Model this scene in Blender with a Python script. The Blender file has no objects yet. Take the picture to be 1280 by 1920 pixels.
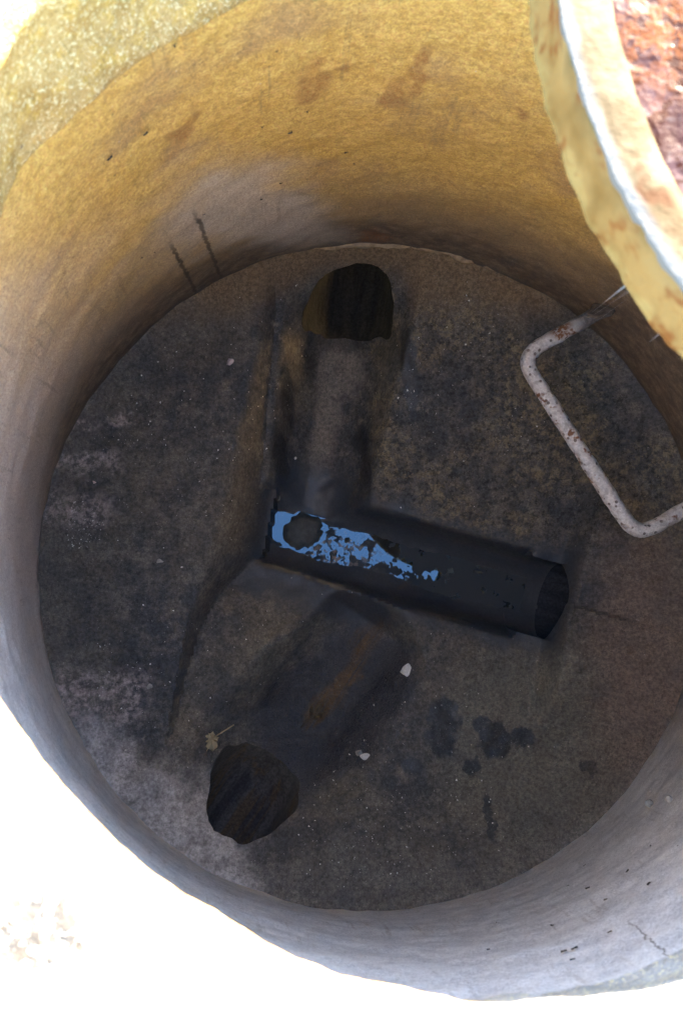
import bpy, bmesh, math, random
import numpy as np
from mathutils import Vector, Matrix, noise as mnoise

random.seed(7)
rng = np.random.default_rng(11)
SC = bpy.context.scene
COL = SC.collection

# ------------------------------------------------------------------ camera
F_PX, W_PX, H_PX = 1400.0, 1280.0, 1920.0
CAM_H = 1.5
NADIR = (610.0, 1065.0)                      # where the plumb line meets the picture
def cam_rot():
    v = Vector(((NADIR[0]-W_PX/2)/F_PX, -(NADIR[1]-H_PX/2)/F_PX, -1)).normalized()
    return v.rotation_difference(Vector((0, 0, -1))).to_matrix()
R_CAM = cam_rot()
cam_d = bpy.data.cameras.new('camera')
cam = bpy.data.objects.new('camera', cam_d); COL.objects.link(cam)
cam.matrix_world = Matrix.Translation((0, 0, CAM_H)) @ R_CAM.to_4x4()
cam_d.sensor_fit = 'AUTO'; cam_d.sensor_width = 36.0
cam_d.lens = 36.0*F_PX/H_PX
cam_d.clip_start = 0.02; cam_d.clip_end = 500
cam_d.dof.use_dof = True
cam_d.dof.focus_distance = 1.35
cam_d.dof.aperture_fstop = 9.0
SC.camera = cam

# ------------------------------------------------------------------ world, sun, exposure
SUN_EL = math.radians(17); SUN_AZ = math.radians(33)     # azimuth from +Y towards +X
world = bpy.data.worlds.new('World'); SC.world = world; world.use_nodes = True
wn = world.node_tree.nodes; wl = world.node_tree.links
bgn = wn['Background']
sky = wn.new('ShaderNodeTexSky'); sky.sky_type = 'NISHITA'
sky.sun_disc = False; sky.sun_elevation = SUN_EL; sky.sun_rotation = SUN_AZ; sky.ozone_density = 2.5; sky.dust_density = 0.6
wl.new(sky.outputs[0], bgn.inputs[0]); bgn.inputs[1].default_value = 0.11
sun_d = bpy.data.lights.new('sun', 'SUN'); sun_d.energy = 5.0
sun_d.angle = math.radians(0.5); sun_d.color = (1.0, 0.88, 0.70)
sun = bpy.data.objects.new('sun', sun_d); COL.objects.link(sun)
sdir = Vector((math.sin(SUN_AZ)*math.cos(SUN_EL), math.cos(SUN_AZ)*math.cos(SUN_EL), math.sin(SUN_EL)))
sun.rotation_euler = sdir.to_track_quat('Z', 'Y').to_euler()
sun.location = sdir*20
vs = SC.view_settings
vs.view_transform = 'Standard'; vs.look = 'None'; vs.gamma = 1.0; vs.use_curve_mapping = False
vs.exposure = 4.7
SC.cycles.max_bounces = 6; SC.cycles.diffuse_bounces = 5; SC.cycles.use_adaptive_sampling = True; SC.cycles.adaptive_threshold = 0.015; SC.cycles.glossy_bounces = 4

# ------------------------------------------------------------------ helpers
def P(px, py, z):
    """world point at height z seen at photo pixel px, py"""
    d = R_CAM @ Vector(((px-W_PX/2)/F_PX, -(py-H_PX/2)/F_PX, -1))
    t = (z-CAM_H)/d.z
    return Vector((d.x*t, d.y*t, z))
def link(name, me, mat=None, parent=None, kind=None, label=None, cat=None, group=None, smooth=True):
    o = bpy.data.objects.new(name, me); COL.objects.link(o)
    if mat: me.materials.append(mat)
    if parent: o.parent = parent
    if kind: o['kind'] = kind
    if label: o['label'] = label
    if cat: o['category'] = cat
    if group: o['group'] = group
    if smooth: me.polygons.foreach_set('use_smooth', [True]*len(me.polygons))
    return o
def thing(name, loc, label, cat, group=None):
    o = bpy.data.objects.new(name, None); COL.objects.link(o)
    o.location = loc; o['label'] = label; o['category'] = cat
    o.empty_display_size = 0.05
    if group: o['group'] = group
    return o
def mesh(name, v, f):
    me = bpy.data.meshes.new(name); me.from_pydata([tuple(p) for p in v], [], f); me.update()
    return me
def shift(v, o):                              # world vertices -> local of a thing at o
    return [Vector(p)-Vector(o) for p in v]
def grid_faces(nu, nv, wrap=True):
    f = []
    for j in range(nv-1):
        for i in range(nu if wrap else nu-1):
            k = (i+1) % nu
            f.append((j*nu+i, j*nu+k, (j+1)*nu+k, (j+1)*nu+i))
    return f
def sharpen(me, deg=40):
    bm = bmesh.new(); bm.from_mesh(me)
    for e in bm.edges:
        if len(e.link_faces) == 2 and e.calc_face_angle(0) > math.radians(deg): e.smooth = False
    bm.to_mesh(me); bm.free()
def nz(x, y, z, s=1.0, o=0):
    return mnoise.fractal(Vector((x*s+o, y*s-o*.7, z*s+o*1.3)), 0.9, 2.1, 4)
def sstep(a, b, x):
    t = np.clip((x-a)/(b-a), 0, 1); return t*t*(3-2*t)

# ---- node DSL
class N:
    def __init__(s, name):
        s.m = bpy.data.materials.new(name); s.m.use_nodes = True
        s.t = s.m.node_tree; s.b = s.t.nodes['Principled BSDF']
        g = s.t.nodes.new('ShaderNodeNewGeometry'); s.pos = g.outputs['Position']
    def set(s, sock, v):
        if hasattr(v, 'links') or isinstance(v, bpy.types.NodeSocket): s.t.links.new(v, sock)
        elif isinstance(v, (tuple, list)) and len(v) == 3 and sock.type == 'RGBA': sock.default_value = (*v, 1)
        else: sock.default_value = v
    def math(s, op, a, b=0.0, c=None, clamp=False):
        n = s.t.nodes.new('ShaderNodeMath'); n.operation = op; n.use_clamp = clamp
        s.set(n.inputs[0], a); s.set(n.inputs[1], b)
        if c is not None: s.set(n.inputs[2], c)
        return n.outputs[0]
    def mul(s, a, b): return s.math('MULTIPLY', a, b)
    def add(s, a, b): return s.math('ADD', a, b)
    def sub(s, a, b): return s.math('SUBTRACT', a, b)
    def mx(s, a, b): return s.math('MAXIMUM', a, b)
    def vm(s, op, a, b=(0, 0, 0)):
        n = s.t.nodes.new('ShaderNodeVectorMath'); n.operation = op
        s.set(n.inputs[0], a); s.set(n.inputs[1], b)
        return n.outputs['Value'] if op in ('LENGTH', 'DISTANCE', 'DOT_PRODUCT') else n.outputs[0]
    def mapv(s, v, scale=(1, 1, 1), loc=(0, 0, 0), rot=(0, 0, 0)):
        n = s.t.nodes.new('ShaderNodeMapping'); s.set(n.inputs[0], v)
        n.inputs[1].default_value = loc; n.inputs[2].default_value = rot; n.inputs[3].default_value = scale
        return n.outputs[0]
    def xyz(s, v):
        n = s.t.nodes.new('ShaderNodeSeparateXYZ'); s.set(n.inputs[0], v); return n.outputs
    def noise(s, scale, det=5, rough=.6, v=None, dist=0, col=False):
        n = s.t.nodes.new('ShaderNodeTexNoise'); s.set(n.inputs['Vector'], v if v is not None else s.pos)
        n.inputs['Scale'].default_value = scale; n.inputs['Detail'].default_value = det
        n.inputs['Roughness'].default_value = rough; n.inputs['Distortion'].default_value = dist
        return n.outputs[1 if col else 0]
    def voro(s, scale, feat='F1', v=None, out='Distance', rnd=1.0):
        n = s.t.nodes.new('ShaderNodeTexVoronoi'); n.feature = feat
        s.set(n.inputs['Vector'], v if v is not None else s.pos)
        n.inputs['Scale'].default_value = scale; n.inputs['Randomness'].default_value = rnd
        return n.outputs[out]
    def rng(s, v, a, b, c=0.0, d=1.0, smooth=True):
        n = s.t.nodes.new('ShaderNodeMapRange')
        n.interpolation_type = 'SMOOTHSTEP' if smooth else 'LINEAR'
        s.set(n.inputs[0], v)
        for i, k in enumerate((a, b, c, d)): n.inputs[i+1].default_value = k
        return n.outputs[0]
    def mix(s, f, a, b, mode='MIX'):
        n = s.t.nodes.new('ShaderNodeMix'); n.data_type = 'RGBA'; n.blend_type = mode
        s.set(n.inputs[0], f); s.set(n.inputs[6], a); s.set(n.inputs[7], b)
        return n.outputs[2]
    def bump(s, h, strength, dist, normal=None):
        n = s.t.nodes.new('ShaderNodeBump'); n.inputs['Strength'].default_value = strength
        n.inputs['Distance'].default_value = dist; s.set(n.inputs['Height'], h)
        if normal is not None: s.set(n.inputs['Normal'], normal)
        return n.outputs[0]
    def warp(s, amt, scale):
        c = s.noise(scale, 2, .6, col=True)
        return s.vm('ADD', s.pos, s.vm('MULTIPLY', s.vm('SUBTRACT', c, (.5, .5, .5)), (amt, amt, amt)))
    def blob(s, v, c, rx, ry, rot=0, soft=.25):
        """1 inside an ellipse lying in x,y (stain outline)"""
        m = s.vm('SUBTRACT', v, (c[0], c[1], 0))
        m = s.mapv(m, rot=(0, 0, -rot))
        m = s.vm('MULTIPLY', m, (1/rx, 1/ry, 0))
        return s.rng(s.vm('LENGTH', m), 1-soft, 1+soft, 1, 0)
    def out(s, col=None, rough=None, nrm=None, spec=None, metal=None):
        if col is not None: s.set(s.b.inputs['Base Color'], col)
        if rough is not None: s.set(s.b.inputs['Roughness'], rough)
        if nrm is not None: s.set(s.b.inputs['Normal'], nrm)
        if spec is not None: s.set(s.b.inputs['Specular IOR Level'], spec)
        if metal is not None: s.set(s.b.inputs['Metallic'], metal)
        return s.m
def pale_specks(n, scale, thr, keep):
    """small light grains: voronoi cores kept at random"""
    d = n.voro(scale); c = d.node.outputs['Color']
    r = n.xyz(c)[0]
    return n.mul(n.rng(d, thr*.5, thr, 1, 0), n.rng(r, keep, keep+.02, 0, 1, False))

# ------------------------------------------------------------------ measured geometry
Z_RING, Z_NECK, Z_GROUND = 0.10, 1.00, 1.10
C_BASE, R_BASE = Vector((0.088, 0.003)), 0.620
C_NB, R_NB = Vector((0.089, 0.075)), 0.349
C_NT, R_NT = Vector((0.120, 0.118)), 0.347

def line_px(pts, z):
    return [P(x, y, z) for x, y in pts]
EDGE_TOP = line_px([(505, 500), (500, 570), (455, 760), (400, 1000), (352, 1170), (325, 1345), (310, 1420)], .02)
EDGE_BOT = line_px([(560, 520), (548, 700), (522, 900), (492, 1040), (432, 1110), (362, 1260), (345, 1350), (330, 1420)], -.06)
def x_of_y(pts, y):
    p = sorted((q.y, q.x) for q in pts)
    return np.interp(y, [a for a, _ in p], [b for _, b in p])
MAIN_A, MAIN_B = P(512, 985, -.07), P(1035, 1128, -.07)
MDIR = (MAIN_B-MAIN_A).to_2d().normalized(); MNRM = Vector((-MDIR.y, MDIR.x))
UP_A, UP_B = P(655, 585, -.10), P(592, 950, -.14)
LO_A, LO_B = P(452, 1510, -.08), P(690, 1165, -.11)
R_MAIN = 0.080
def seg(px, py, a, b):
    ax, ay, bx, by = a.x, a.y, b.x, b.y
    L = math.hypot(bx-ax, by-ay); ux, uy = (bx-ax)/L, (by-ay)/L
    s = (px-ax)*ux+(py-ay)*uy; d = -(px-ax)*uy+(py-ay)*ux
    return s, d, L
def smin(a, b, k):
    h = np.clip(.5+.5*(b-a)/k, 0, 1); return b*(1-h)+a*h-k*h*(1-h)
def height(x, y):
    x = np.asarray(x, float); y = np.asarray(y, float)
    sm, dm, Lm = seg(x, y, MAIN_A, MAIN_B)
    right = -.055+.085*np.clip((dm-.085)/.45, 0, 1)
    low = -.045+.075*np.clip((-dm-.085)/.45, 0, 1)-.045*sstep(.30, .05, sm)*sstep(.26, .10, -dm)
    z = np.where(dm > 0, right, low)
    d_ = np.hypot(np.where(sm < .0, (sm-.0)*1.3, 0), dm)
    u = -.170+np.where(d_ < R_MAIN*.96, R_MAIN-np.sqrt(np.maximum(R_MAIN**2-np.minimum(d_, R_MAIN*.96)**2, 0)), .0576+(d_-R_MAIN*.96)*4.0)
    z = np.where(sm < Lm-.07, smin(z, u, .020), z)
    # right end block above the outlet pipe
    z = z+.075*sstep(Lm-.012, Lm+.022, sm)*sstep(.30, .12, np.abs(dm))
    # upper channel
    s, d, L = seg(x, y, UP_A, UP_B)
    inv = -.135-.030*np.clip(s/L, 0, 1)
    q_ = np.minimum(np.abs(d), .086)
    u = inv+.09-np.sqrt(.09**2-q_**2)+(np.abs(d)-q_)*2.0
    u = u+1.5*np.maximum(0, s-L-.02)
    z = smin(z, u, .014)
    # lower channel
    s, d, L = seg(x, y, LO_A, LO_B)
    inv = -.120-.010*np.clip(s/L, 0, 1)
    q_ = np.minimum(np.abs(d), .098)
    u = inv+.8*(.105-np.sqrt(.105**2-q_**2))+(np.abs(d)-q_)*1.2
    u = u+1.5*np.maximum(0, s-L-.0)
    z = smin(z, u, .016)
    # left bench with its sloping face
    xa, xb = x_of_y(EDGE_TOP, y), x_of_y(EDGE_BOT, y)
    t = np.clip((x-xa)/np.maximum(xb-xa, .01), -1, 1.0)
    lb = np.where(t < 0, .050, .050-.15*sstep(0, 1, t))
    msk = (y > P(300, 1420, 0).y)
    fade = sstep(P(300, 1420, 0).y, P(300, 1330, 0).y, y)
    z = np.where((x < xb) & msk, np.maximum(z, lb*fade+z*(1-fade)), z)
    # haunch up to the ring
    dx, dy = x-C_BASE.x, y-C_BASE.y
    r = np.hypot(dx, dy); a = np.degrees(np.arctan2(dy, dx)) % 360
    r0 = np.interp(a, [0, 40, 80, 100, 130, 180, 205, 235, 262, 285, 320, 350, 360],
                      [.44, .50, .47, .47, .56, .57, .52, .36, .36, .46, .52, .47, .44])
    t = np.clip((r-r0)/(R_BASE-r0), 0, 1)
    ex = np.interp(a, [0, 120, 150, 200, 225, 290, 330, 360], [1.9, 1.9, 1.9, 1.9, 1.25, 1.25, 1.9, 1.9])
    z = z+(Z_RING+.004-z)*(t**ex)
    return z
def h1(x, y): return float(height(x, y))
def drop(px, py):
    """point on the benching under a photo pixel"""
    z = 0.0
    for _ in range(12):
        p = P(px, py, z); z = h1(p.x, p.y)
    return P(px, py, z)

C_CT, R_CT = C_NB, R_NB+.016
def wall_point(px, py):
    lo, hi = Z_RING, Z_NECK
    def g(z):
        t = (z-Z_RING)/(Z_NECK-Z_RING); c = C_BASE.lerp(C_CT, t); r = R_BASE+(R_CT-R_BASE)*t
        p = P(px, py, z); return (p.to_2d()-c).length-r
    for _ in range(40):
        m = (lo+hi)/2
        if g(m) > 0: lo = m
        else: hi = m
    p = P(px, py, lo); t = (lo-Z_RING)/(Z_NECK-Z_RING); c = C_BASE.lerp(C_CT, t)
    rad = (p.to_2d()-c).normalized()
    slope = (R_BASE-R_CT)/(Z_NECK-Z_RING)
    nrm = Vector((-rad.x, -rad.y, -slope)).normalized()
    return p, nrm
CC, CR = P(0, 0, 1), 0
def fit_cover():
    z = 1.112; pts = np.array([P(x, y, z)[:2] for x, y in [(969, 0), (990, 70), (1013, 150), (1041, 250), (1063, 320), (1089, 380), (1117, 435), (1153, 500), (1170, 540), (1210, 610), (1280, 705)]])
    r = .335; c = np.array([.45, .33])
    for _ in range(200):
        d = pts-c; n_ = np.linalg.norm(d, axis=1); c = c+((n_-r)[:, None]*d/n_[:, None]).mean(0)*2
    return Vector(c), r
CC, CR = fit_cover()
def WP(px, py): return wall_point(px, py)[0]
# ------------------------------------------------------------------ materials
def m_bench():
    n = N('grimy_bench_concrete')
    big = n.noise(4.5, 3, .6); med = n.noise(22, 3, .7); fine = n.noise(150, 3, .75); ultra = n.noise(420, 2, .6)
    x, y, z = n.xyz(n.pos)
    c = n.mix(n.rng(big, .35, .65), (.058, .060, .065), (.098, .088, .074))
    c = n.mix(n.rng(med, .42, .72), c, (.135, .122, .102))
    bl = n.noise(13, 4, .65, v=n.mapv(n.pos, loc=(5, 2, 3))); bl2 = n.noise(48, 3, .7, v=n.mapv(n.pos, loc=(1, 7, 3)))
    c = n.mix(n.mul(n.rng(bl, .50, .66), .65), c, (.056, .056, .062))
    c = n.mix(n.mul(n.rng(bl2, .54, .66), .55), c, (.048, .046, .046))
    c = n.mix(n.mul(n.rng(bl2, .44, .34), n.mul(n.rng(bl, .52, .40), .6)), c, (.17, .152, .125))
    # mottled olive crust on the right hand bench
    crust = n.mul(n.rng(n.noise(60, 3, .75), .46, .60), n.rng(big, .40, .55))
    rb = n.mul(n.rng(x, .02, .12), n.rng(y, -.02, .08))
    c = n.mix(n.mul(crust, n.add(n.mul(rb, .75), .15)), c, (.19, .155, .10))
    black = n.mul(n.rng(n.noise(75, 3, .8, v=n.mapv(n.pos, loc=(3, 1, 2))), .52, .62), n.add(n.mul(rb, .45), .15))
    c = n.mix(black, c, (.018, .018, .018))
    # lighter haunch low in the shaft, clean concrete near the ring
    w = n.warp(.10, 9)
    wx, wy, wz = n.xyz(w)
    dry = n.blob(w, P(980, 1380, 0), .17, .17, 0, .5)
    c = n.mix(n.mul(dry, .6), c, (.17, .155, .12))
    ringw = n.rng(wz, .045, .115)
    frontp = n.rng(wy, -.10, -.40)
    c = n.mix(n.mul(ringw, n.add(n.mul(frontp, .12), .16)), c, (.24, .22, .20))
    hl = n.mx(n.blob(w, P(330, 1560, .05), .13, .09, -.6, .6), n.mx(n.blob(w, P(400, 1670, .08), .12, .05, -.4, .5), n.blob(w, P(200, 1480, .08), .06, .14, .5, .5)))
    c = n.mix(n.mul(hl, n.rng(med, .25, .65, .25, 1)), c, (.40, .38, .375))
    # brown ground at the back under the ring
    back = n.mul(n.rng(wy, .44, .56), .95)
    c = n.mix(n.mul(back, n.rng(wz, .0, .10)), c, (.17, .115, .062))
    # pinkish lime crusts on the left bench
    pk = None
    for (px, py, rx, ry) in ((235, 793, .022, .013), (190, 880, .045, .016), (225, 875, .02, .022), (170, 820, .03, .012), (165, 960, .05, .03), (160, 1290, .05, .05), (235, 1300, .04, .05)):
        b = n.blob(w, P(px, py, .02), rx, ry, .2, .6); pk = b if pk is None else n.mx(pk, b)
    c = n.mix(n.mul(pk, n.rng(n.noise(70, 3, .7), .38, .66)), c, (.34, .28, .26))
    # wet dark prints, then dark strips beside the upper channel
    w2 = n.warp(.030, 50)
    wet = None
    for (px, py, rx, ry, rot) in ((832, 1340, .034, .036, 0), (822, 1385, .028, .034, .2), (925, 1385, .034, .038, .3), (905, 1360, .022, .02, 0), (975, 1380, .026, .020, 0),
                                  (880, 1432, .020, .017, 0), (768, 1428, .020, .017, 0), (905, 1515, .009, .035, 0), (1085, 1425, .014, .012, 0), (680, 810, .018, .035, 0), (690, 875, .012, .05, 0), (538, 740, .012, .06, .05), (524, 850, .014, .07, .1), (765, 700, .018, .10, .1)):
        b = n.blob(w2, P(px, py, -.02), rx, ry, rot, .16); wet = b if wet is None else n.mx(wet, b)
    wet = n.mul(wet, n.rng(n.noise(55, 3, .7), .22, .42, .55, 1))
    c = n.mix(n.mul(wet, .92), c, (.028, .030, .034))
    ua = math.atan2(UP_A.y-UP_B.y, UP_A.x-UP_B.x)
    pal = n.mx(n.blob(n.warp(.03, 20), P(618, 760, -.13), .15, .026, ua, .5), n.blob(n.warp(.03, 20), P(640, 690, -.11), .05, .05, ua, .5))
    c = n.mix(n.mul(pal, n.rng(med, .2, .6, .35, 1)), c, (.19, .165, .14))
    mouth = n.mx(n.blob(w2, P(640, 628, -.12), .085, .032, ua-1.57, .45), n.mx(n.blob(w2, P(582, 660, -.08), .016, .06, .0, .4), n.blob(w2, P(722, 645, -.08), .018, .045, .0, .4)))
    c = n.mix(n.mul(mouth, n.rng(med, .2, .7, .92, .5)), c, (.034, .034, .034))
    # slime in the lower channel
    w3 = n.warp(.07, 14)
    sl = None
    for (px, py, rx, ry, rot) in ((600, 1330, .15, .10, .6), (690, 1270, .09, .11, .3), (560, 1420, .10, .07, .6), (640, 1390, .08, .06, 0)):
        b = n.blob(w3, P(px, py, -.07), rx, ry, rot, .22); sl = b if sl is None else n.mx(sl, b)
    c = n.mix(n.mul(sl, .85), c, (.042, .043, .052))
    # brown flow streak, along the lower channel
    ang = math.atan2(LO_B.y-LO_A.y, LO_B.x-LO_A.x)
    st = None; wst = n.warp(.05, 20)
    for (px, py, rx, ry) in ((655, 1270, .10, .017), (690, 1195, .06, .020), (600, 1330, .05, .02), (475, 1450, .07, .02)):
        b = n.blob(wst, P(px, py, -.1), rx, ry, ang, .4); st = b if st is None else n.mx(st, b)
    streak = n.noise(30, 3, .7, v=n.mapv(n.mapv(n.pos, rot=(0, 0, -ang)), scale=(.12, 2.2, 1)))
    c = n.mix(n.mul(st, n.rng(streak, .35, .6)), c, (.105, .066, .034))
    # main channel: black sludge film below the old water line
    rel = n.vm('SUBTRACT', n.pos, tuple(MAIN_A))
    dm = n.math('ABSOLUTE', n.vm('DOT_PRODUCT', rel, (MNRM.x, MNRM.y, 0)))
    smm = n.vm('DOT_PRODUCT', rel, (MDIR.x, MDIR.y, 0))
    low_ = n.mul(n.rng(n.vm('DOT_PRODUCT', rel, (MNRM.x, MNRM.y, 0)), .0, -.02), n.rng(smm, .36, .22))
    dmx = n.add(n.sub(dm, n.mul(low_, .05)), n.mul(n.sub(big, .5), .10))
    ch = n.mul(n.mul(n.rng(n.add(dmx, n.mul(n.sub(med, .5), .05)), .080, .135, 1, 0), n.rng(smm, -.07, -.01)), n.rng(z, .035, -.02))
    deep = n.mx(n.mul(n.rng(n.add(z, n.mul(n.sub(med, .5), .03)), -.108, -.135), n.mul(n.rng(dm, .19, .12), n.rng(smm, -.10, -.02))), n.mul(ch, .95))
    c = n.mix(n.mul(deep, .92), c, (.040, .047, .060))
    # pale grit grains
    g1 = pale_specks(n, 95, .13, .86); g2 = pale_specks(n, 210, .16, .80)
    c = n.mix(n.mul(n.mx(g1, g2), n.mul(n.rng(big, .3, .6, .25, .8), n.rng(deep, 0, 1, 1, .1))), c, (.30, .28, .25))
    brr = n.mul(n.blob(w, P(1215, 1260, .06), .10, .26, 0, .6), .8)
    c = n.mix(n.mul(brr, n.rng(med, .25, .7, .5, 1)), c, (.19, .135, .105))
    gr = n.rng(deep, 0, 1, .45, .15)
    c = n.mix(gr, c, n.mix(n.rng(fine, .30, .70, 0, 1, False), (.0, .0, .0), (1, 1, 1)), 'OVERLAY')
    c = n.mix(n.mul(gr, n.rng(bl, .38, .62, .55, .10)), c, n.mix(n.rng(ultra, .30, .70, 0, 1, False), (.0, .0, .0), (1, 1, 1)), 'OVERLAY')
    fl = n.mul(n.rng(ultra, .64, .70), n.mul(gr, n.rng(med, .35, .6)))
    c = n.mix(n.mul(fl, .65), c, (.42, .39, .35))
    glossy = n.mx(n.mx(n.mul(sl, 1.15), wet), n.mul(deep, .9))
    rough = n.sub(.92, n.mul(glossy, n.rng(fine, .3, .7, .42, .62)))
    h = n.add(n.add(n.mul(med, .6), n.mul(fine, .30)), n.mul(ultra, .08))
    wr = n.noise(210, 2, .6)
    h = n.add(n.mul(h, n.rng(deep, 0, 1, 1, .15)), n.mul(n.mul(wr, sl), 1.1))
    nr = n.bump(h, .7, .006)
    return n.out(c, rough, nr, .4)
def m_pipe(name, d, lo, hi, brown=True):
    n = N(name)
    ang = math.atan2(d.y, d.x)
    al = n.mapv(n.mapv(n.pos, rot=(0, 0, -ang)), scale=(.10, 1, 1))
    st = n.noise(55, 3, .7, v=al); fine = n.noise(160, 3, .75)
    c = n.mix(n.rng(st, .35, .68), lo, hi)
    if brown: c = n.mix(n.mul(n.rng(n.noise(30, 3, .6, v=al), .55, .68), .7), c, (.085, .055, .028))
    c = n.mix(.4, c, n.mix(n.rng(fine, .3, .7, 0, 1, False), (0, 0, 0), (1, 1, 1)), 'OVERLAY')
    return n.out(c, n.rng(st, .3, .7, .6, .85), n.bump(n.add(st, n.mul(fine, .4)), .6, .004), .2 if brown else .04)
def m_wall():
    n = N('stained_shaft_concrete')
    x, y, z = n.xyz(n.pos)
    w = n.warp(.16, 5); wx, wy, wz = n.xyz(w)
    big = n.noise(5, 3, .6); med = n.noise(28, 3, .7); fine = n.noise(250, 3, .8); ultra = n.noise(620, 2, .7)
    grey = n.mix(n.rng(med, .3, .7), (.50, .50, .51), (.66, .655, .65))
    # ochre sediment film on the back half, with warm bounced light in its colour
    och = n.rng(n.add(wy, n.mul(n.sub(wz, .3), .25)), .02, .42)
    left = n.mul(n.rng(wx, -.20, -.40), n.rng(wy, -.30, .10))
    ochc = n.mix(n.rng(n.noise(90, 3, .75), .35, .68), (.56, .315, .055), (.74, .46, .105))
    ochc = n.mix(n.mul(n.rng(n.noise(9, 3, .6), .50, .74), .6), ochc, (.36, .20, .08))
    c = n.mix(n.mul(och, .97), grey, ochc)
    c = n.mix(n.mul(left, .80), c, (.60, .48, .40))
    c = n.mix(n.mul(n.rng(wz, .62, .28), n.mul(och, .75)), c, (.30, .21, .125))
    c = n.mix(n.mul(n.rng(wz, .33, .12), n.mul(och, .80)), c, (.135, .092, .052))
    # brown earth tone on the right and low back wall
    br = n.mx(n.mul(n.rng(wx, .34, .52), n.rng(wy, -.42, -.12)), n.mul(n.rng(wz, .40, .18), n.rng(wy, -.05, .35)))
    brc = n.mix(n.rng(n.noise(40, 3, .7), .35, .7), (.10, .070, .052), (.24, .175, .115))
    c = n.mix(n.mul(br, .88), c, brc)
    # pale band above the joint at the back left
    pale = n.mul(n.blob(n.warp(.06, 8), WP(470, 395), .16, .035, .62, .6), .8)
    c = n.mix(n.mul(pale, .95), c, (.54, .46, .37))
    # rust spots
    rs = None; wrs = n.warp(.03, 25); wcr = n.warp(.012, 60)
    for (px, py, rx, ry, zz) in ((588, 162, .017, .007, .55), (785, 120, .010, .006, .58), (745, 160, .014, .007, .55), (650, 120, .010, .004, .58), (350, 250, .018, .006, .5), (990, 190, .012, .005, .5), (700, 470, .03, .015, .16)):
        b = n.blob(wrs, WP(px, py), rx, ry, .2, .35); rs = b if rs is None else n.mx(rs, b)
    c = n.mix(n.mul(n.mul(rs, .7), n.rng(fine, .35, .6)), c, (.24, .085, .028))
    # drip lines, running down the cone
    th = n.math('ARCTAN2', n.sub(y, C_BASE.y), n.sub(x, C_BASE.x))
    cv = n.t.nodes.new('ShaderNodeCombineXYZ'); n.set(cv.inputs[0], n.mul(th, 1.0)); n.set(cv.inputs[1], n.mul(z, .10)); cv = cv.outputs[0]
    dr = n.mul(n.rng(n.noise(34, 3, .7, v=cv), .54, .70), n.rng(n.noise(7, 3, .5), .42, .62))
    c = n.mix(n.mul(dr, .35), c, (.16, .105, .06))
    # two rooty cracks at the back left, and one at the front right
    for (p0, p1, wd) in (((368, 405), (415, 522), .0028), ((322, 462), (366, 545), .0028), ((1185, 1735), (1262, 1800), .0008)):
        a, b = WP(*p0), WP(*p1)
        u = (b-a).to_2d(); L = u.length; u /= L
        q = n.vm('SUBTRACT', wcr, (a.x, a.y, 0))
        s = n.vm('DOT_PRODUCT', q, (u.x, u.y, 0)); d = n.math('ABSOLUTE', n.vm('DOT_PRODUCT', q, (-u.y, u.x, 0)))
        k = n.mul(n.rng(d, wd*.5, wd*1.6, 1, 0), n.mul(n.rng(s, -.01, .01), n.rng(s, L, L+.02, 1, 0)))
        c = n.mix(n.mul(k, .75), c, (.06, .04, .025))
    # tide line
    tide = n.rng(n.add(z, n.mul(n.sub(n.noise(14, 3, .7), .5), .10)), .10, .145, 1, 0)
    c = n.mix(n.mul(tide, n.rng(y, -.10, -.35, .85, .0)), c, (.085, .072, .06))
    g = pale_specks(n, 85, .10, .90)
    c = n.mix(n.mul(g, .55), c, (.58, .53, .45))
    k = n.mx(pale_specks(n, 60, .09, .90), pale_specks(n, 26, .06, .86))
    c = n.mix(n.mul(k, .7), c, (.05, .04, .03))
    c = n.mix(.32, c, n.mix(n.rng(fine, .32, .68, 0, 1, False), (0, 0, 0), (1, 1, 1)), 'OVERLAY')
    c = n.mix(.30, c, n.mix(n.rng(ultra, .30, .70, 0, 1, False), (0, 0, 0), (1, 1, 1)), 'OVERLAY')
    h = n.add(n.add(n.mul(med, .5), n.mul(fine, .4)), n.mul(ultra, .22))
    return n.out(c, n.rng(fine, .3, .7, .62, .9), n.bump(h, .6, .005), .35)
def m_neck():
    n = N('sandy_mortar')
    med = n.noise(30, 3, .7); fine = n.noise(330, 3, .8); ul = n.noise(600, 2, .6)
    x, y, z = n.xyz(n.pos)
    c = n.mix(n.rng(med, .3, .7), (.34, .195, .052), (.47, .295, .100))
    front = n.mul(n.rng(y, -.10, -.20), n.rng(x, .02, .12))
    c = n.mix(front, c, n.mix(n.rng(med, .3, .7), (.24, .24, .235), (.33, .33, .33)))  # lower right face painted grey for its shade under the sky
    yel = n.mul(n.rng(n.noise(70, 3, .7), .50, .64), n.rng(front, 0, 1, 1, 0))
    c = n.mix(n.mul(yel, .5), c, (.56, .33, .06))
    c = n.mix(n.mul(n.rng(fine, .54, .62), .7), c, (.74, .62, .33))
    c = n.mix(n.mul(n.rng(fine, .44, .36), .55), c, (.20, .135, .045))
    c = n.mix(n.mul(pale_specks(n, 45, .12, .86), .7), c, (.13, .08, .05))
    h = n.add(n.mul(fine, .6), n.add(n.mul(med, .5), n.mul(ul, .3)))
    return n.out(c, .75, n.bump(h, .9, .004), .12)
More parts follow.
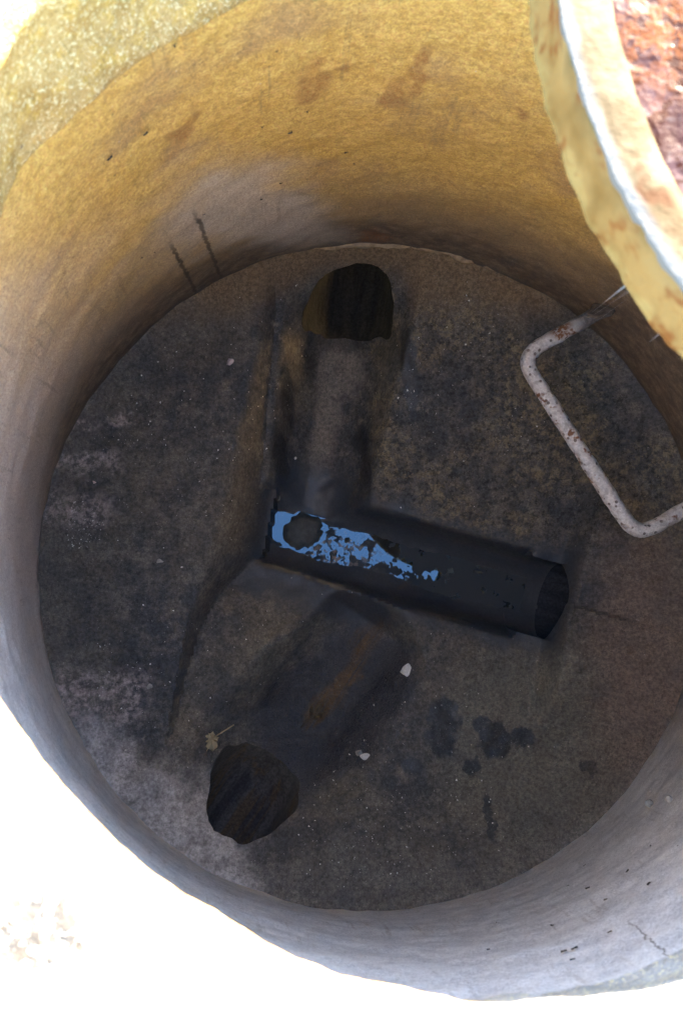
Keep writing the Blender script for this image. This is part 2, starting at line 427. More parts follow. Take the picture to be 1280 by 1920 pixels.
def m_ground():
    n = N('pale_ground_concrete')
    med = n.noise(16, 3, .7); fine = n.noise(160, 3, .75); agg = n.voro(75, out='Color')
    c = n.mix(n.rng(n.xyz(agg)[0], .2, .8), (.42, .37, .30), (.58, .53, .45))
    c = n.mix(n.mul(n.rng(fine, .55, .7), .5), c, (.28, .24, .19))
    w = n.warp(.03, 30)
    patch = n.blob(w, P(70, 1745, Z_GROUND), .034, .030, .4, .45)
    dark = n.mul(patch, n.rng(n.noise(130, 3, .7), .40, .50))
    c = n.mix(n.mul(dark, .9), c, (.016, .010, .006))
    h = n.add(n.mul(fine, .6), n.mul(n.voro(75), .5))
    return n.out(c, .85, n.bump(h, .6, .003), .08)
def m_cover_top():
    n = N('rusty_cover_iron')
    med = n.noise(30, 3, .7); fine = n.noise(150, 3, .75); lum = n.voro(70, v=n.warp(.02, 50))
    c = n.mix(n.rng(med, .38, .62), (.020, .0070, .0066), (.036, .0190, .0215))
    c = n.mix(n.rng(n.noise(60, 3, .7, v=n.mapv(n.pos, loc=(4, 2, 1))), .52, .60), c, (.014, .0022, .0014))
    far = n.blob(n.warp(.05, 20), P(1245, 40, 1.15), .025, .03, 0, .8)
    c = n.mix(n.mul(far, n.rng(fine, .4, .6)), c, (.075, .018, .0015))
    c = n.mix(n.mul(n.rng(fine, .58, .68), .5), c, (.055, .045, .045))
    h = n.add(n.mul(lum, .5), n.add(n.mul(fine, .35), n.mul(med, .5)))
    return n.out(c, n.rng(fine, .3, .7, .32, .65), n.bump(h, .7, .003), .022, 0.0)
def m_cover_rim():
    n = N('dusty_cover_rim')
    med = n.noise(28, 3, .7); fine = n.noise(140, 3, .75)
    c = n.mix(n.rng(med, .40, .62), (.034, .024, .012), (.066, .052, .032))
    c = n.mix(n.mul(n.rng(n.noise(24, 3, .7, v=n.mapv(n.pos, loc=(1, 5, 2))), .54, .66), .8), c, (.034, .013, .005))
    h = n.add(n.mul(fine, .4), n.mul(med, .8))
    x, y, z = n.xyz(n.pos)
    rad = n.vm('DISTANCE', n.vm('MULTIPLY', n.warp(.006, 60), (1, 1, 0)), (CC.x, CC.y, 0))
    c = n.mix(n.rng(rad, CR-.011, CR-.005), c, (.10, .095, .085))  # outer strip paled to paint in the sunlit edge
    return n.out(c, .6, n.bump(h, .5, .003), .02)
def m_cover_side():
    n = N('ochre_cover_side')
    med = n.noise(18, 3, .65); fine = n.noise(140, 3, .75)
    x, y, z = n.xyz(n.pos)
    c = n.mix(n.rng(med, .35, .65), (.100, .054, .013), (.165, .097, .030))  # ochre also carries warm light bounced onto the shaded side
    edge = n.rng(n.add(z, n.mul(n.sub(n.noise(40, 3, .6), .5), .03)), 1.113, 1.124, 1, 0)
    c = n.mix(n.mul(edge, .8), c, (.20, .14, .05))
    c = n.mix(n.mul(n.rng(n.noise(26, 3, .7, v=n.mapv(n.pos, loc=(7, 5, 2))), .52, .64), .85), c, (.105, .032, .005))
    return n.out(c, .7, n.bump(n.add(n.mul(fine, .4), n.mul(med, .9)), .6, .004), .12)
def m_step():
    n = N('peeling_white_paint')
    med = n.noise(40, 3, .7); fine = n.noise(190, 3, .75)
    c = n.mix(n.rng(fine, .3, .7), (.42, .395, .37), (.68, .65, .62))
    vv = n.voro(105)
    spots = n.mul(n.rng(vv, .26, .34, 1, 0), n.rng(n.xyz(vv.node.outputs['Color'])[0], .5, .55))
    c = n.mix(n.mul(spots, .85), c, (.09, .06, .05))
    rust = n.mx(n.rng(n.noise(33, 3, .75, v=n.mapv(n.pos, loc=(2, 3, 1))), .57, .66), n.mul(n.blob(n.warp(.02, 40), P(1045, 622, .235), .020, .012, .5, .5), n.rng(fine, .36, .52)))
    c = n.mix(n.mul(n.rng(n.noise(75, 3, .7), .50, .64), .65), c, (.30, .275, .25))
    c = n.mix(rust, c, (.17, .070, .028))
    dark_end = n.blob(n.warp(.02, 30), P(1100, 595, .22), .034, .034, 0, .5)
    c = n.mix(n.mul(dark_end, n.rng(fine, .3, .55, .5, .95)), c, (.10, .095, .09))  # leg gets darker towards its wall end
    return n.out(c, .6, n.bump(n.add(n.mul(fine, .5), n.mul(spots, -.8)), .6, .002), .4)
def m_water():
    n = N('still_water_with_scum')
    w = n.warp(.02, 40)
    sc = n.noise(24, 3, .72, v=w)
    rel = n.vm('SUBTRACT', n.pos, tuple(MAIN_A))
    s = n.vm('DOT_PRODUCT', rel, (MDIR.x, MDIR.y, 0)); d = n.vm('DOT_PRODUCT', rel, (MNRM.x, MNRM.y, 0))
    # scum gathers along the lower edge and to the downstream end
    bias = n.add(n.rng(s, .185, .36, 0, .16), n.rng(d, .0, -.05, 0, .05))
    clump = n.blob(w, P(640, 1035, -.155), .075, .035, -.25, .6)
    scum = n.rng(n.add(sc, n.add(bias, n.mul(clump, .05))), .585, .602)
    film = n.mul(n.rng(n.noise(75, 3, .7), .52, .60), clump)
    film = n.math('MINIMUM', n.mul(film, 1.0), 1.0)
    c = n.mix(scum, (.016, .020, .026), (.036, .041, .048))
    c = n.mix(n.mul(film, .9), c, (.20, .16, .14))
    rough = n.mx(n.mul(scum, .8), n.mul(film, .6))
    rough = n.add(rough, .012)
    h = n.add(scum, n.mul(n.noise(160, 3, .7), scum))
    m = n.out(c, rough, n.bump(h, .35, .002), n.rng(n.mx(scum, film), 0, 1, .5, .2))
    n.b.inputs['IOR'].default_value = 1.75; n.set(n.b.inputs['Specular Tint'], (.62, .84, 1.0))
    return m
def m_plain(name, a, b, scale=60, rough=.8, bump=.4):
    n = N(name); k = n.noise(scale, 5, .7)
    return n.out(n.mix(n.rng(k, .3, .7), a, b), rough, n.bump(k, bump, .003), .4)
M_BENCH, M_WALL, M_NECK, M_GROUND = m_bench(), m_wall(), m_neck(), m_ground()
M_TOP, M_RIM, M_SIDE, M_STEP, M_WATER = m_cover_top(), m_cover_rim(), m_cover_side(), m_step(), m_water()
M_MORTAR = m_plain('crumbling_mortar', (.20, .14, .08), (.44, .33, .20), 45, .9, .8)
M_MORTAR_DARK = m_plain('dark_mortar', (.06, .048, .038), (.17, .14, .11), 60, .9, .8)
M_STONE = m_plain('pale_stone', (.50, .48, .44), (.78, .76, .72), 90)
M_GREYSTONE = m_plain('grey_stone', (.20, .19, .17), (.40, .38, .34), 90)
M_PINKSTONE = m_plain('pink_stone', (.45, .32, .30), (.62, .52, .50), 120)
M_LEAF = m_plain('dry_leaf', (.24, .19, .11), (.42, .34, .20), 70, .75)
M_WETLEAF = m_plain('wet_leaf', (.060, .043, .022), (.11, .08, .045), 70, .55)
M_REFL_STONE = m_plain('reflection_and_dark_stone', (.02, .023, .024), (.052, .057, .056), 60, .55, .8)  # dark tone of the head reflection clump and of one dark stone
M_GRIT = m_plain('pale_grit', (.55, .51, .45), (.92, .90, .86), 300)
M_FLY = m_plain('dark_fly', (.018, .016, .014), (.05, .045, .04), 300)
M_WEB = m_plain('cobweb_silk', (.30, .28, .26), (.4, .38, .35), 100)

# ------------------------------------------------------------------ ground
NT = 360
TH = [2*math.pi*i/NT for i in range(NT)]
def chip(th, o, a=.0026):
    return a*(mnoise.noise(Vector((math.cos(th)*7+o, math.sin(th)*7, o)))+.6*mnoise.noise(Vector((math.cos(th)*26+o, math.sin(th)*26, 2*o)))
              +.22*mnoise.noise(Vector((math.cos(th)*80+o, math.sin(th)*80, 2*o))))
NB_FIX = lambda th: .006*math.exp(-((math.degrees(th) % 360-146)/7)**2)-.004*math.exp(-((math.degrees(th) % 360-156)/6)**2)
def nb_loop(th, e=0): r = R_NB+e+chip(th, 3)+NB_FIX(th); return C_NB.x+r*math.cos(th), C_NB.y+r*math.sin(th)
def nt_loop(th, e=0): r = R_NT+e+chip(th, 9, .0022); return C_NT.x+r*math.cos(th), C_NT.y+r*math.sin(th)
v = []; radii = [.0098, .022, .04, .07, .11, .16, .23, .33, .5, .8, 1.4, 2.6, 5, 10, 22, 50, 120]
for e in radii:
    for th in TH:
        x, y = nt_loop(th, e) if e < 1 else (C_NT.x+e*math.cos(th), C_NT.y+e*math.sin(th))
        dz = .0015*nz(x, y, 0, 25) if e < .6 else 0
        v.append((x, y, Z_GROUND+(dz if e > .02 else 0)))
link('ground', mesh('ground', v, grid_faces(NT, len(radii))), M_GROUND, kind='structure')

# ------------------------------------------------------------------ manhole chamber
chamber = thing('manhole_chamber', (0, 0, 0), 'round concrete manhole shaft seen from above, ochre stained wall and dark floor with pipe openings', 'manhole')
# neck: inner face, rounded lips, underside
prof = [('b', .26, 0.0), ('b', .012, 0.0), ('b', .003, .002), ('b', 0, .006)]
v = []
for k, e, dz in prof:
    for th in TH:
        x, y = nb_loop(th, e); v.append((x, y, Z_NECK+dz))
for j in range(1, 14):
    t = j/14
    for th in TH:
        xb, yb = nb_loop(th); xt, yt = nt_loop(th)
        x, y = xb+(xt-xb)*t, yb+(yt-yb)*t
        q = .0022*nz(x, y, t*.1, 30)+.0035*nz(x, y, t*.1, 9, 4)
        v.append((x-q*math.cos(th), y-q*math.sin(th), Z_NECK+.006+t*.088))
for e, z in ((0, Z_GROUND-.006), (.003, Z_GROUND-.002), (.010, Z_GROUND-.0006)):
    for th in TH:
        x, y = nt_loop(th, e); v.append((x, y, z))
link('neck_ring', mesh('neck_ring', v, grid_faces(NT, len(v)//NT)), M_NECK, chamber, label='sandy rim round the opening, chipped along its lower edge')
# conical wall
NZ = 110
v = []
for j in range(NZ):
    t = j/(NZ-1); z = Z_RING+.004+(Z_NECK-Z_RING-.004)*t
    ts = t
    c = C_BASE.lerp(C_CT, ts); r = R_BASE+(R_CT-R_BASE)*ts
    for th in TH:
        x, y = c.x+r*math.cos(th), c.y+r*math.sin(th)
        q = (.006*nz(x, y, z, 3.5, 1)+.0022*nz(x, y, z, 22, 5))*min(1, (1-t)*8)
        v.append((x+q*math.cos(th), y+q*math.sin(th), z))
for z, r in ((Z_NECK, .75), (Z_RING-.05, .85), (Z_RING-.05, R_BASE+.06)):
    for th in TH: v.append((C_BASE.x+r*math.cos(th), C_BASE.y+r*math.sin(th), z))
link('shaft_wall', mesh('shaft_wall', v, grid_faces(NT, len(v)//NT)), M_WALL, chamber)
# mortar squeezed out of the joint between cone and base
v = []
for k in range(8):
    a = 2*math.pi*k/8
    for th in TH:
        dg = math.degrees(th) % 360
        lump = .5+.5*nz(math.cos(th)*2, math.sin(th)*2, 0, 3, 2)+.3*nz(math.cos(th), math.sin(th), k, 14, 2)
        big = 2.2*math.exp(-((dg-84)/21)**2)+.5*math.exp(-((dg-148)/14)**2)
        rr = max(.0003, -.004+.016*big*max(0, lump))
        r = R_BASE+.005+.002*nz(math.cos(th), math.sin(th), 0, 6, 3)
        x, y = C_BASE.x+(r-rr*math.cos(a))*math.cos(th), C_BASE.y+(r-rr*math.cos(a))*math.sin(th)
        v.append((x, y, Z_RING+.006+.006*nz(math.cos(th), math.sin(th), 0, 9, 8)+rr*.9*math.sin(a)))
link('mortar_joint', mesh('mortar_joint', v, grid_faces(NT, 8)+[(7*NT+i, 7*NT+(i+1) % NT, (i+1) % NT, i) for i in range(NT)]), M_MORTAR, chamber)
# benching: carved solid, then channel and pipes cut out of it
G = 250; S = .72
gx = np.linspace(C_BASE.x-S, C_BASE.x+S, G); gy = np.linspace(C_BASE.y-S, C_BASE.y+S, G)
X, Y = np.meshgrid(gx, gy)
Z = height(X, Y)
NZ1 = np.array([[nz(x, y, 0, 8, 2)*.006+nz(x, y, 0, 34, 6)*.0028 for x in gx] for y in gy])
Z = Z+NZ1
v = [(float(X.flat[i]), float(Y.flat[i]), float(Z.flat[i])) for i in range(G*G)]
f = [(j*G+i, j*G+i+1, (j+1)*G+i+1, (j+1)*G+i) for j in range(G-1) for i in range(G-1)]
rim = [i for i in range(G)]+[j*G+G-1 for j in range(1, G)]+[(G-1)*G+i for i in range(G-2, -1, -1)]+[j*G for j in range(G-2, 0, -1)]
b0 = len(v); v += [(v[k][0], v[k][1], -.42) for k in rim]
m_ = len(rim)
f += [(rim[(k+1) % m_], rim[k], b0+k, b0+(k+1) % m_) for k in range(m_)]
f.append(tuple(b0+k for k in range(m_)))
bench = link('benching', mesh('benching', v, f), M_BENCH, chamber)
M_PIPE_LO = m_pipe('slimy_pipe_lower', (LO_A-LO_B), (.036, .034, .039), (.078, .072, .076))
M_PIPE_UP = m_pipe('dark_pipe_upper', (UP_A-UP_B), (.016, .017, .018), (.028, .028, .026), False)  # near-black colour for the upper bore
M_PIPE_MAIN = m_pipe('dark_pipe_outlet', (MAIN_B-MAIN_A), (.024, .028, .036), (.040, .047, .060), False)
def cutter(secs):
    """closed tube through sections (lists of points)"""
    k = len(secs[0]); v = [p for s in secs for p in s]
    f = grid_faces(k, len(secs)); f.append(tuple(range(k-1, -1, -1))); f.append(tuple((len(secs)-1)*k+i for i in range(k)))
    me = mesh('cut', v, f); bm = bmesh.new(); bm.from_mesh(me); bmesh.ops.recalc_face_normals(bm, faces=bm.faces); bm.to_mesh(me); bm.free()
    o = bpy.data.objects.new('cut', me); COL.objects.link(o); return o
def pipe_cut(p0, p1, r, k=40, seed=0, am=.004, sy=1.0, lift=0.0):
    """bore from p0 (open end) to p1 with a hand-broken edge"""
    p0, p1 = Vector(p0), Vector(p1); u = (p1-p0).normalized(); side = Vector((-u.y, u.x, 0)).normalized(); up = u.cross(side)*-1
    if up.z < 0: up = -up
    secs = []
    for j in range(15):
        t = j/14; c = p0.lerp(p1, t)+Vector((0, 0, lift*max(0, 1-t/.35)**2)); s = []
        for i in range(k):
            a = 2*math.pi*i/k
            q = r+am*(mnoise.noise(Vector((math.cos(a)*2.2+seed, math.sin(a)*2.2, t*1.5)))+.4*mnoise.noise(Vector((math.cos(a)*8+seed, math.sin(a)*8, t*10))))*1.3
            s.append(c+side*math.cos(a)*q+up*math.sin(a)*q*sy)
        secs.append(s)
    return cutter(secs)
def slot_cut(a, b, r, zinv):
    """U-shaped open channel from a to b"""
    u = (b-a).to_2d().normalized(); nrm = Vector((-u.y, u.x)); L = (b-a).to_2d().length
    secs = []
    for j in range(25):
        s = L*j/24; c = a.to_2d()+u*s; ring = []
        wob = .0025*mnoise.noise(Vector((s*9, 3, 1)))
        for i in range(15):
            g = math.pi+math.pi*i/14
            rr = r+wob+.0015*mnoise.noise(Vector((s*30, i, 1)))
            p = c+nrm*(-math.cos(g)*rr); ring.append(Vector((p.x, p.y, zinv+r+math.sin(g)*rr)))
        for dx, zz in ((-1.02, .02), (-1.02, .35), (1.02, .35), (1.02, .02)):
            p = c+nrm*dx*r; ring.append(Vector((p.x, p.y, zz)))
        secs.append(ring)
    return cutter(secs)
cuts = [slot_cut(MAIN_B-Vector((MDIR.x, MDIR.y, 0))*.20, MAIN_B, R_MAIN, -.170)]
e = MAIN_B+Vector((MDIR.x, MDIR.y, 0))*.30; s0 = MAIN_B-Vector((MDIR.x, MDIR.y, 0))*.003
cuts.append(pipe_cut((s0.x, s0.y, -.087), (e.x, e.y, -.087), R_MAIN+.003, seed=1, am=.001))
ud = (UP_A-UP_B).to_2d().normalized()
p0 = UP_A.to_2d()-ud*.14; p1 = UP_A.to_2d()+ud*.26
cuts.append(pipe_cut((p0.x, p0.y, -.046), (p1.x, p1.y, -.038), .096, seed=5, am=.008, lift=.09))
ld = (LO_A-LO_B).to_2d().normalized(); ld = (ld*.75+Vector((-.12, -.9))*.25).normalized()
p0 = LO_A.to_2d()-ld*.16; p1 = LO_A.to_2d()+ld*.30
cuts.append(pipe_cut((p0.x, p0.y, -.036), (p1.x, p1.y, -.03), .092, seed=9, am=.006, lift=.09))
for cobj, mt in zip(cuts, (M_BENCH, M_PIPE_MAIN, M_PIPE_UP, M_PIPE_LO)):
    cobj.data.materials.append(mt)
    md = bench.modifiers.new('cut', 'BOOLEAN'); md.operation = 'DIFFERENCE'; md.solver = 'EXACT'; md.material_mode = 'TRANSFER'; md.object = cobj
dg = bpy.context.evaluated_depsgraph_get()
me2 = bpy.data.meshes.new_from_object(bench.evaluated_get(dg))
bench.modifiers.clear(); old = bench.data; bench.data = me2; bpy.data.meshes.remove(old); me2.name = 'benching'
for cobj in cuts: bpy.data.objects.remove(cobj, do_unlink=True)
me2.polygons.foreach_set('use_smooth', [True]*len(me2.polygons)); sharpen(me2, 42)

# ------------------------------------------------------------------ water in the main channel
zw = -.1595
a = MAIN_A.to_2d()+MDIR*-.045; v = []
nseg = 60
for j in range(nseg+1):
    c = a+MDIR*(((MAIN_B-MAIN_A).to_2d().length+.006)*j/nseg)
    for k in (-1, -.5, 0, .5, 1):
        p = c+MNRM*k*.0485; v.append((p.x, p.y, zw))
water = link('water', mesh('water', v, [tuple(reversed(q)) for q in grid_faces(5, nseg+1, False)]), M_WATER, kind='structure')
if water.data.polygons[0].normal.z < 0: water.data.flip_normals()

# ------------------------------------------------------------------ cover
cover = thing('manhole_cover', (CC.x, CC.y, 1.106), 'thick rusty round iron cover pushed aside, lying half over the opening', 'manhole cover')
org = Vector((CC.x, CC.y, 1.106)); NC = 300; T = .044
def ring_lathe(prof, amp=.0, seed=0):
    v = []
    for r, z in prof:
        for i in range(NC):
            a = 2*math.pi*i/NC; q = amp*(mnoise.noise(Vector((math.cos(a)*18+seed, math.sin(a)*18, z*30)))+.7*mnoise.noise(Vector((math.cos(a)*55+seed, math.sin(a)*55, z*60))))
            v.append(((r+q)*math.cos(a), (r+q)*math.sin(a), z))
    return v, grid_faces(NC, len(prof))
v, f = ring_lathe([(.05, .004), (CR-.012, .004), (CR-.003, .0045), (CR, .008), (CR-.001, .016), (CR-.0025, .026), (CR-.003, T-.0014), (CR-.0045, T-.0012)], .0022)
f.append(tuple(range(NC-1, -1, -1)))
link('cover_body', mesh('cover_body', v, f), M_SIDE, cover)
v, f = ring_lathe([(CR-.0040, T-.006), (CR-.0030, T-.0010), (CR-.0034, T), (CR-.006, T+.0005), (CR-.010, T+.0008), (CR-.018, T), (CR-.026, T-.001), (CR-.0315, T-.004), (CR-.033, T-.012)], .0008, 4)
sharpen(link('cover_rim', mesh('cover_rim', v, f), M_RIM, cover).data, 35)
v = []; prof = [CR-.031-(CR-.031)*(j/60)**1.2 for j in range(60)]
for r in prof:
    for i in range(NC):
        a = 2*math.pi*i/NC; x, y = r*math.cos(a), r*math.sin(a)
        q = .0007*mnoise.noise(Vector((x*110, y*110, 1)))+.0010*nz(x, y, 0, 30, 3)
        v.append((x, y, T-.0065+q))
f = grid_faces(NC, len(prof)); f.append(tuple((len(prof)-1)*NC+i for i in range(NC)))
link('cover_plate', mesh('cover_plate', v, f), M_TOP, cover)

# ------------------------------------------------------------------ step iron
def tube(pts, r, k=14, wob=0, seed=0, taper=None):
    pts = [Vector(p) for p in pts]; v = []; prev = None
    for j, p in enumerate(pts):
        t = (pts[min(j+1, len(pts)-1)]-pts[max(j-1, 0)]).normalized()
        up = Vector((0, 0, 1)) if abs(t.z) < .9 else Vector((1, 0, 0))
        s = t.cross(up).normalized(); u2 = s.cross(t)
        rr = r*(taper(j/(len(pts)-1)) if taper else 1)
        for i in range(k):
            a = 2*math.pi*i/k
            q = rr*(1+wob*mnoise.noise(Vector((j*.35+seed, math.cos(a)*1.5, math.sin(a)*1.5))))
            v.append(p+s*math.cos(a)*q+u2*math.sin(a)*q)
    f = grid_faces(k, len(pts)); f.append(tuple(range(k-1, -1, -1))); f.append(tuple((len(pts)-1)*k+i for i in range(k)))
    return v, f
def rounded(pts, rad, n=9):
    out = [pts[0]]
    for a, b, c in zip(pts, pts[1:], pts[2:]):
        p0 = b+(a-b).normalized()*rad; p1 = b+(c-b).normalized()*rad
        for i in range(n+1):
            t = i/n; out.append(p0*(1-t)**2+b*2*t*(1-t)+p1*t*t)
    out.append(pts[-1]); res = []
    for a, b in zip(out, out[1:]):
        k = max(1, int((b-a).length/.006)); res += [a.lerp(b, i/k) for i in range(k)]
    return res+[out[-1]]
ZS = .235
s1, s2, s3 = P(1118, 588, ZS), P(975, 668, ZS), P(1192, 1008, ZS)
s0 = s1+(s1-s2).normalized()*.09; s4 = s3+(s1-s2).normalized()*.32
step = thing('step_iron', s2.lerp(s3, .5), 'white painted step iron with rust spots sticking out of the shaft wall', 'step iron')
v, f = tube(rounded([s0, s1, s2, s3, s4], .040), .0128, 16, .16)
link('rung', mesh('rung', shift(v, step.location), f), M_STEP, step)
# crumbly mortar packed round the leg where it enters the wall
pw, nw = wall_point(1132, 579)
bm = bmesh.new(); bmesh.ops.create_icosphere(bm, subdivisions=4, radius=1)
ax = (s1-s2).normalized()
for q in bm.verts:
    c0 = q.co.copy(); k = 1+.28*mnoise.noise(c0*2.2)+.14*mnoise.noise(c0*7)
    q.co = (nw*c0.z*.010+ax.cross(nw).normalized()*c0.y*.024+ax*c0.x*.026)*k
me = bpy.data.meshes.new('mortar_collar'); bm.to_mesh(me); bm.free()
o = link('mortar_collar', me, M_MORTAR_DARK, step); o.location = pw-step.location
# ------------------------------------------------------------------ cobweb threads
wa, wb, wc, wd = P(1108, 586, ZS+.012), P(1172, 535, 1.10), P(1212, 640, .80), P(1240, 622, 1.10)
web = thing('cobweb', wa, 'thin pale cobweb threads between the step iron and the cover edge', 'cobweb')
def sag(a, b, s, n=10): return [a.lerp(b, i/n)-Vector((0, 0, s*math.sin(math.pi*i/n))) for i in range(n+1)]
for i, (a, b, r) in enumerate(((wa, wb, .00022), (wa+Vector((.004, -.004, 0)), wb+Vector((.006, .0, 0)), .00012), (P(1120, 600, ZS), P(1175, 560, .62), .00012), (P(1217, 641, .7), wd, .0002))):
    v, f = tube(sag(a, b, .004), r, 5)
    link('thread', mesh('thread', shift(v, web.location), f), M_WEB, web)

# ------------------------------------------------------------------ stones, leaves, head reflection clump
def stone(name, px, py, size, mat, label, cat, seed, squash=.6, group=None):
    p = drop(px, py)
    bm = bmesh.new(); bmesh.ops.create_icosphere(bm, subdivisions=2, radius=1)
    rr = random.Random(seed)
    cuts_ = [(Vector((rr.uniform(-1, 1), rr.uniform(-1, 1), rr.uniform(-1, 1))).normalized(), rr.uniform(.38, .72)) for _ in range(10)]
    for q in bm.verts:
        for n_, d_ in cuts_:
            k = q.co.dot(n_)
            if k > d_: q.co -= n_*(k-d_)
        q.co *= 1+.10*mnoise.noise(q.co*2.5+Vector((seed, 0, 0)))
        q.co = Vector((q.co.x*size[0], q.co.y*size[1], q.co.z*size[0]*squash))
    me = bpy.data.meshes.new(name); bm.to_mesh(me); bm.free()
    o = link(name, me, mat, label=label, cat=cat, group=group, smooth=False)
    o.location = (p.x, p.y, p.z+size[0]*squash*.5); o.rotation_euler.z = rr.uniform(0, 3)
    return o
stone('stone', 760, 1255, (.0150, .0175), M_STONE, 'largest white stone, lying alone on the dark benching below the water', 'stone', 3)
stone('stone', 684, 1418, (.010, .0115), M_STONE, 'small white stone with a buff one touching its left side', 'stone', 8)
stone('stone', 671, 1412, (.010, .010), M_GREYSTONE, 'small buff stone touching a white one on the lower benching', 'stone', 12)
stone('stone', 432, 677, (.008, .014), M_PINKSTONE, 'pinkish stone chip lying on the dark bench left of the upper channel', 'stone', 15)
stone('stone', 553, 860, (.004, .005), M_STONE, 'tiny white stone at the left edge of the upper channel', 'stone', 18)
stone('stone', 282, 1287, (.006, .007), M_GREYSTONE, 'small grey stone on the lower part of the left bench', 'stone', 21)
stone('stone', 651, 1014, (.009, .009), M_REFL_STONE, 'dark wet stone poking out of the water in the middle of the blue reflection', 'stone', 25).location.z = zw+.001
stone('stone', 522, 931, (.011, .008), M_GREYSTONE, 'flat grey stone chip at the top left corner of the main channel', 'stone', 29, .35)
stone('stone', 300, 1052, (.008, .008), M_GREYSTONE, 'blue grey stone chip on a dark damp spot of the left bench', 'stone', 33)
stone('stone', 178, 905, (.008, .005), M_PINKSTONE, 'buff stone chip below the pale crusts on the left bench', 'stone', 37)
def leaf(name, px, py, length, rot, mat, label, lobes=5, sub='blade'):
    p = drop(px, py); o = thing(name, (p.x, p.y, p.z+.003), label, 'leaf')
    n_ = 60; ring = []
    for i in range(n_):
        a = 2*math.pi*i/n_
        r = length*(.42+.26*abs(math.cos(a*lobes/2))**.7+.05*math.sin(a*13+1))
        r *= .75+.35*math.cos(a)
        ring.append((r*math.cos(a), r*.8*math.sin(a)))
    v = [(0, 0, .006)]+[(x*.5, y*.5, .005+.004*math.sin(i*.7)) for i, (x, y) in enumerate(ring)]+[(x, y, .002+.006*abs(math.sin(i*.45+px))) for i, (x, y) in enumerate(ring)]
    f = [(0, 1+i, 1+(i+1) % n_) for i in range(n_)]+[(1+i, 1+n_+i, 1+n_+(i+1) % n_, 1+(i+1) % n_) for i in range(n_)]
    v2 = [(x, y, z-.0012) for x, y, z in v]; k = len(v)
    f = f+[tuple(k+q for q in reversed(t)) for t in f]+[(1+n_+i, 1+n_+k+i, 1+n_+k+(i+1) % n_, 1+n_+(i+1) % n_) for i in range(n_)]
    o.rotation_euler.z = rot
    link(sub, mesh(sub, v+v2, f), mat, o)
    v, f = tube([(-length*.1, 0, .004), (-length*.5, .004, .007), (-length*1.15, .010, .006)], .0013, 6)
    link('leaf_stalk', mesh('leaf_stalk', v, f), mat, o)
    return o
leaf('dead_leaf', 398, 1384, .044, 3.9, M_LEAF, 'dry tan leaf with ragged lobes above the lower left pipe opening')
leaf('dead_leaf', 590, 1338, .034, 1.0, M_WETLEAF, 'dark brown sodden leaf in the slime of the lower channel')
# added dark clump standing in for a head reflected in the water
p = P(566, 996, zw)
bm = bmesh.new(); bmesh.ops.create_circle(bm, cap_ends=True, segments=40, radius=1)
bm.free()
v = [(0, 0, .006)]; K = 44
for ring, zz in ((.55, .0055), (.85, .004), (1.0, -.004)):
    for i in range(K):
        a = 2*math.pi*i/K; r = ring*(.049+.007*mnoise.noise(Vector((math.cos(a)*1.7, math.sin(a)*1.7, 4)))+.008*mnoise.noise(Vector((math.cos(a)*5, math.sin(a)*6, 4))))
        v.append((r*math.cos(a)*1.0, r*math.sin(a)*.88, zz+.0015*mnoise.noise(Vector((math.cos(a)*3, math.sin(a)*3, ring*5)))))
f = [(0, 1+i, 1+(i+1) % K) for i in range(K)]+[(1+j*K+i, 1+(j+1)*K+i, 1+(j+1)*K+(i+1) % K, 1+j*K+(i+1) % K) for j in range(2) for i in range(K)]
o = link('head_reflection_clump', mesh('head_reflection_clump', v, f), M_REFL_STONE, label='dark round clump standing in for a head reflected in the water at the left end of the channel', cat='reflection')
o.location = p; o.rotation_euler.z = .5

# ------------------------------------------------------------------ flies on the wall
fly_wing = mesh('fly_wing', [(0, 0, .0006), (-.0050, -.006, .0004), (-.0008, -.0078, .0012), (.0002, -.004, .0018), (0, 0, .0001), (-.0050, -.006, 0)], [(0, 1, 2, 3), (4, 5, 1, 0), (0, 3, 2)])
fly_wing2 = mesh('fly_wing', [(-x, y, z) for x, y, z in [(0, 0, .0006), (-.0050, -.006, .0004), (-.0008, -.0078, .0012), (.0002, -.004, .0018)]], [(3, 2, 1, 0)])
v, f = tube([(0, .0022, .0008), (0, .0012, .0012), (0, -.002, .0011), (0, -.0045, .0007)], .0009, 7, taper=lambda t: .5+1.2*math.sin(math.pi*min(t+.15, 1)))
fly_body = mesh('fly_body', v, f)
for me in (fly_wing, fly_wing2, fly_body): me.materials.append(M_FLY)
pale_spots = [(1098, 1625), (1222, 1589), (1067, 1664), (1217, 1663), (1135, 1692), (931, 1734), (1147, 1752), (1082, 1783), (1055, 1791), (1072, 1806), (1179, 1636), (1101, 1670), (914, 1786), (1035, 1740)]
och_spots = [(324, 80), (490, 234), (545, 243), (575, 205), (272, 243), (204, 289), (288, 470), (264, 480), (524, 340), (382, 398), (488, 370), (646, 282)]
def fly(px, py, lab, grp, i):
    p, n_ = wall_point(px, py)
    o = thing('drain_fly', p+n_*.0022, lab, 'fly', grp)
    z = n_; x = Vector((0, 0, 1)).cross(z).normalized(); y = z.cross(x)
    m = Matrix((x, y, z)).transposed() @ Matrix.Rotation(rf.uniform(0, 6.28), 3, 'Z')
    o.rotation_euler = m.to_euler(); s = rf.uniform(.42, .68); o.scale = (s, s, s)
    for nm, me in (('wing', fly_wing), ('wing', fly_wing2), ('fly_body', fly_body)):
        q = bpy.data.objects.new(nm, me); COL.objects.link(q); q.parent = o
rf = random.Random(4)
for i, (a, b) in enumerate(pale_spots): fly(a, b, 'tiny dark winged fly resting on the pale grey lower right wall', 'flies on the pale grey wall', i)
for i, (a, b) in enumerate(och_spots): fly(a, b, 'tiny dark winged fly resting on the ochre back wall', 'flies on the ochre wall', i)
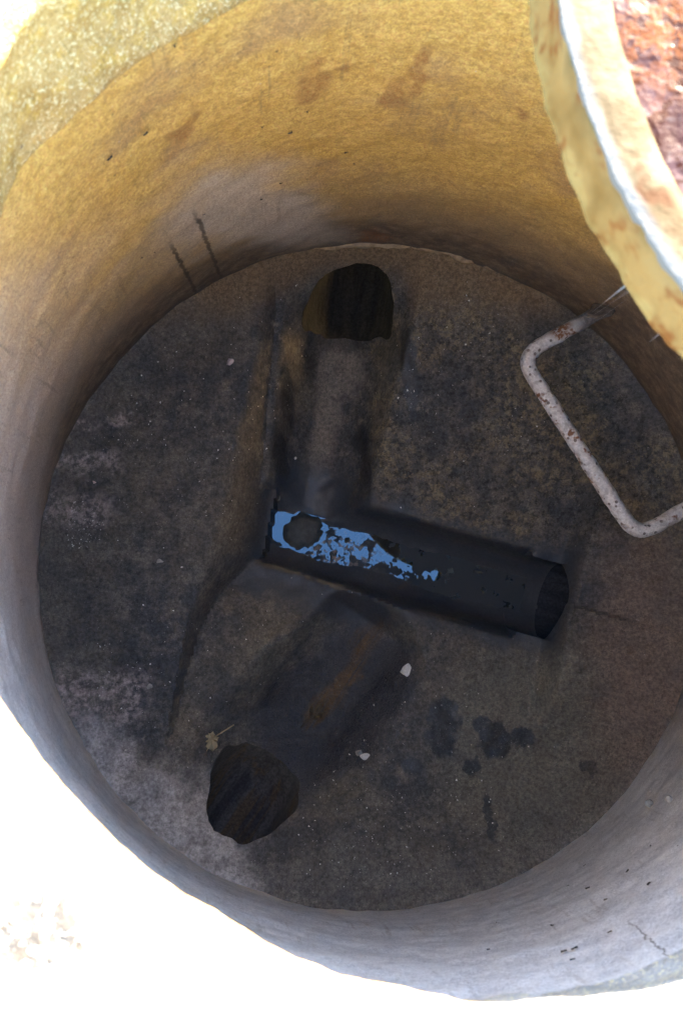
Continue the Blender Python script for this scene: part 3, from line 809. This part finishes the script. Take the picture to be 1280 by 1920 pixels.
# two round pale snail-like pebbles stuck on the wall
for px, py, r, lab in ((1218, 1508, .0058, 'round pale pebble stuck in the wall, the left one of two at lower right'), (1255, 1500, .0050, 'round pale pebble stuck in the wall, the right one of two at lower right')):
    p, n_ = wall_point(px, py)
    bm = bmesh.new(); bmesh.ops.create_icosphere(bm, subdivisions=3, radius=r)
    for q in bm.verts: q.co *= 1+.08*mnoise.noise(q.co*220+Vector((px, 0, 0)))
    me = bpy.data.meshes.new('pebble'); bm.to_mesh(me); bm.free()
    o = link('pebble', me, M_GREYSTONE, label=lab, cat='pebble'); o.location = p+n_*.002
# ------------------------------------------------------------------ loose grit on the benching
v = []; f = []
def grain(p, s):
    k = len(v); q = [Vector((random.gauss(0, 1), random.gauss(0, 1), random.gauss(0, .6))).normalized()*s*random.uniform(.6, 1.2) for _ in range(4)]
    v.extend([p+a for a in q]); f.extend([(k, k+1, k+2), (k, k+2, k+3), (k, k+3, k+1), (k+1, k+3, k+2)])
clusters = [(160, 950, 45, 70, 420), (180, 1000, 80, 160, 300), (300, 800, 130, 170, 300), (700, 1560, 130, 90, 300), (620, 700, 90, 110, 220), (900, 700, 140, 140, 260), (250, 1250, 90, 90, 140), (850, 1400, 150, 120, 120), (520, 1250, 100, 120, 60), (420, 1000, 40, 200, 60)]
for cx, cy, sx, sy, nn in clusters:
    for _ in range(nn):
        px, py = random.gauss(cx, sx), random.gauss(cy, sy)
        p = drop(px, py)
        if (p.to_2d()-C_BASE).length > R_BASE-.03 or p.z < -.1: continue
        sm, dm, Lm = seg(p.x, p.y, MAIN_A, MAIN_B)
        if ((px-655)/95)**2+((py-580)/95)**2 < 1 or ((px-470)/100)**2+((py-1490)/125)**2 < 1: continue
        if abs(dm) < .09 and -.03 < sm < Lm+.05: continue
        grain(p+Vector((0, 0, .001)), random.choice((.0007, .0008, .001, .001, .0012, .0014, .0018, .0026)))
link('grit', mesh('grit', v, f), M_GRIT, kind='stuff', smooth=False, label='scattered pale grit and flakes on the dark benching', cat='grit')
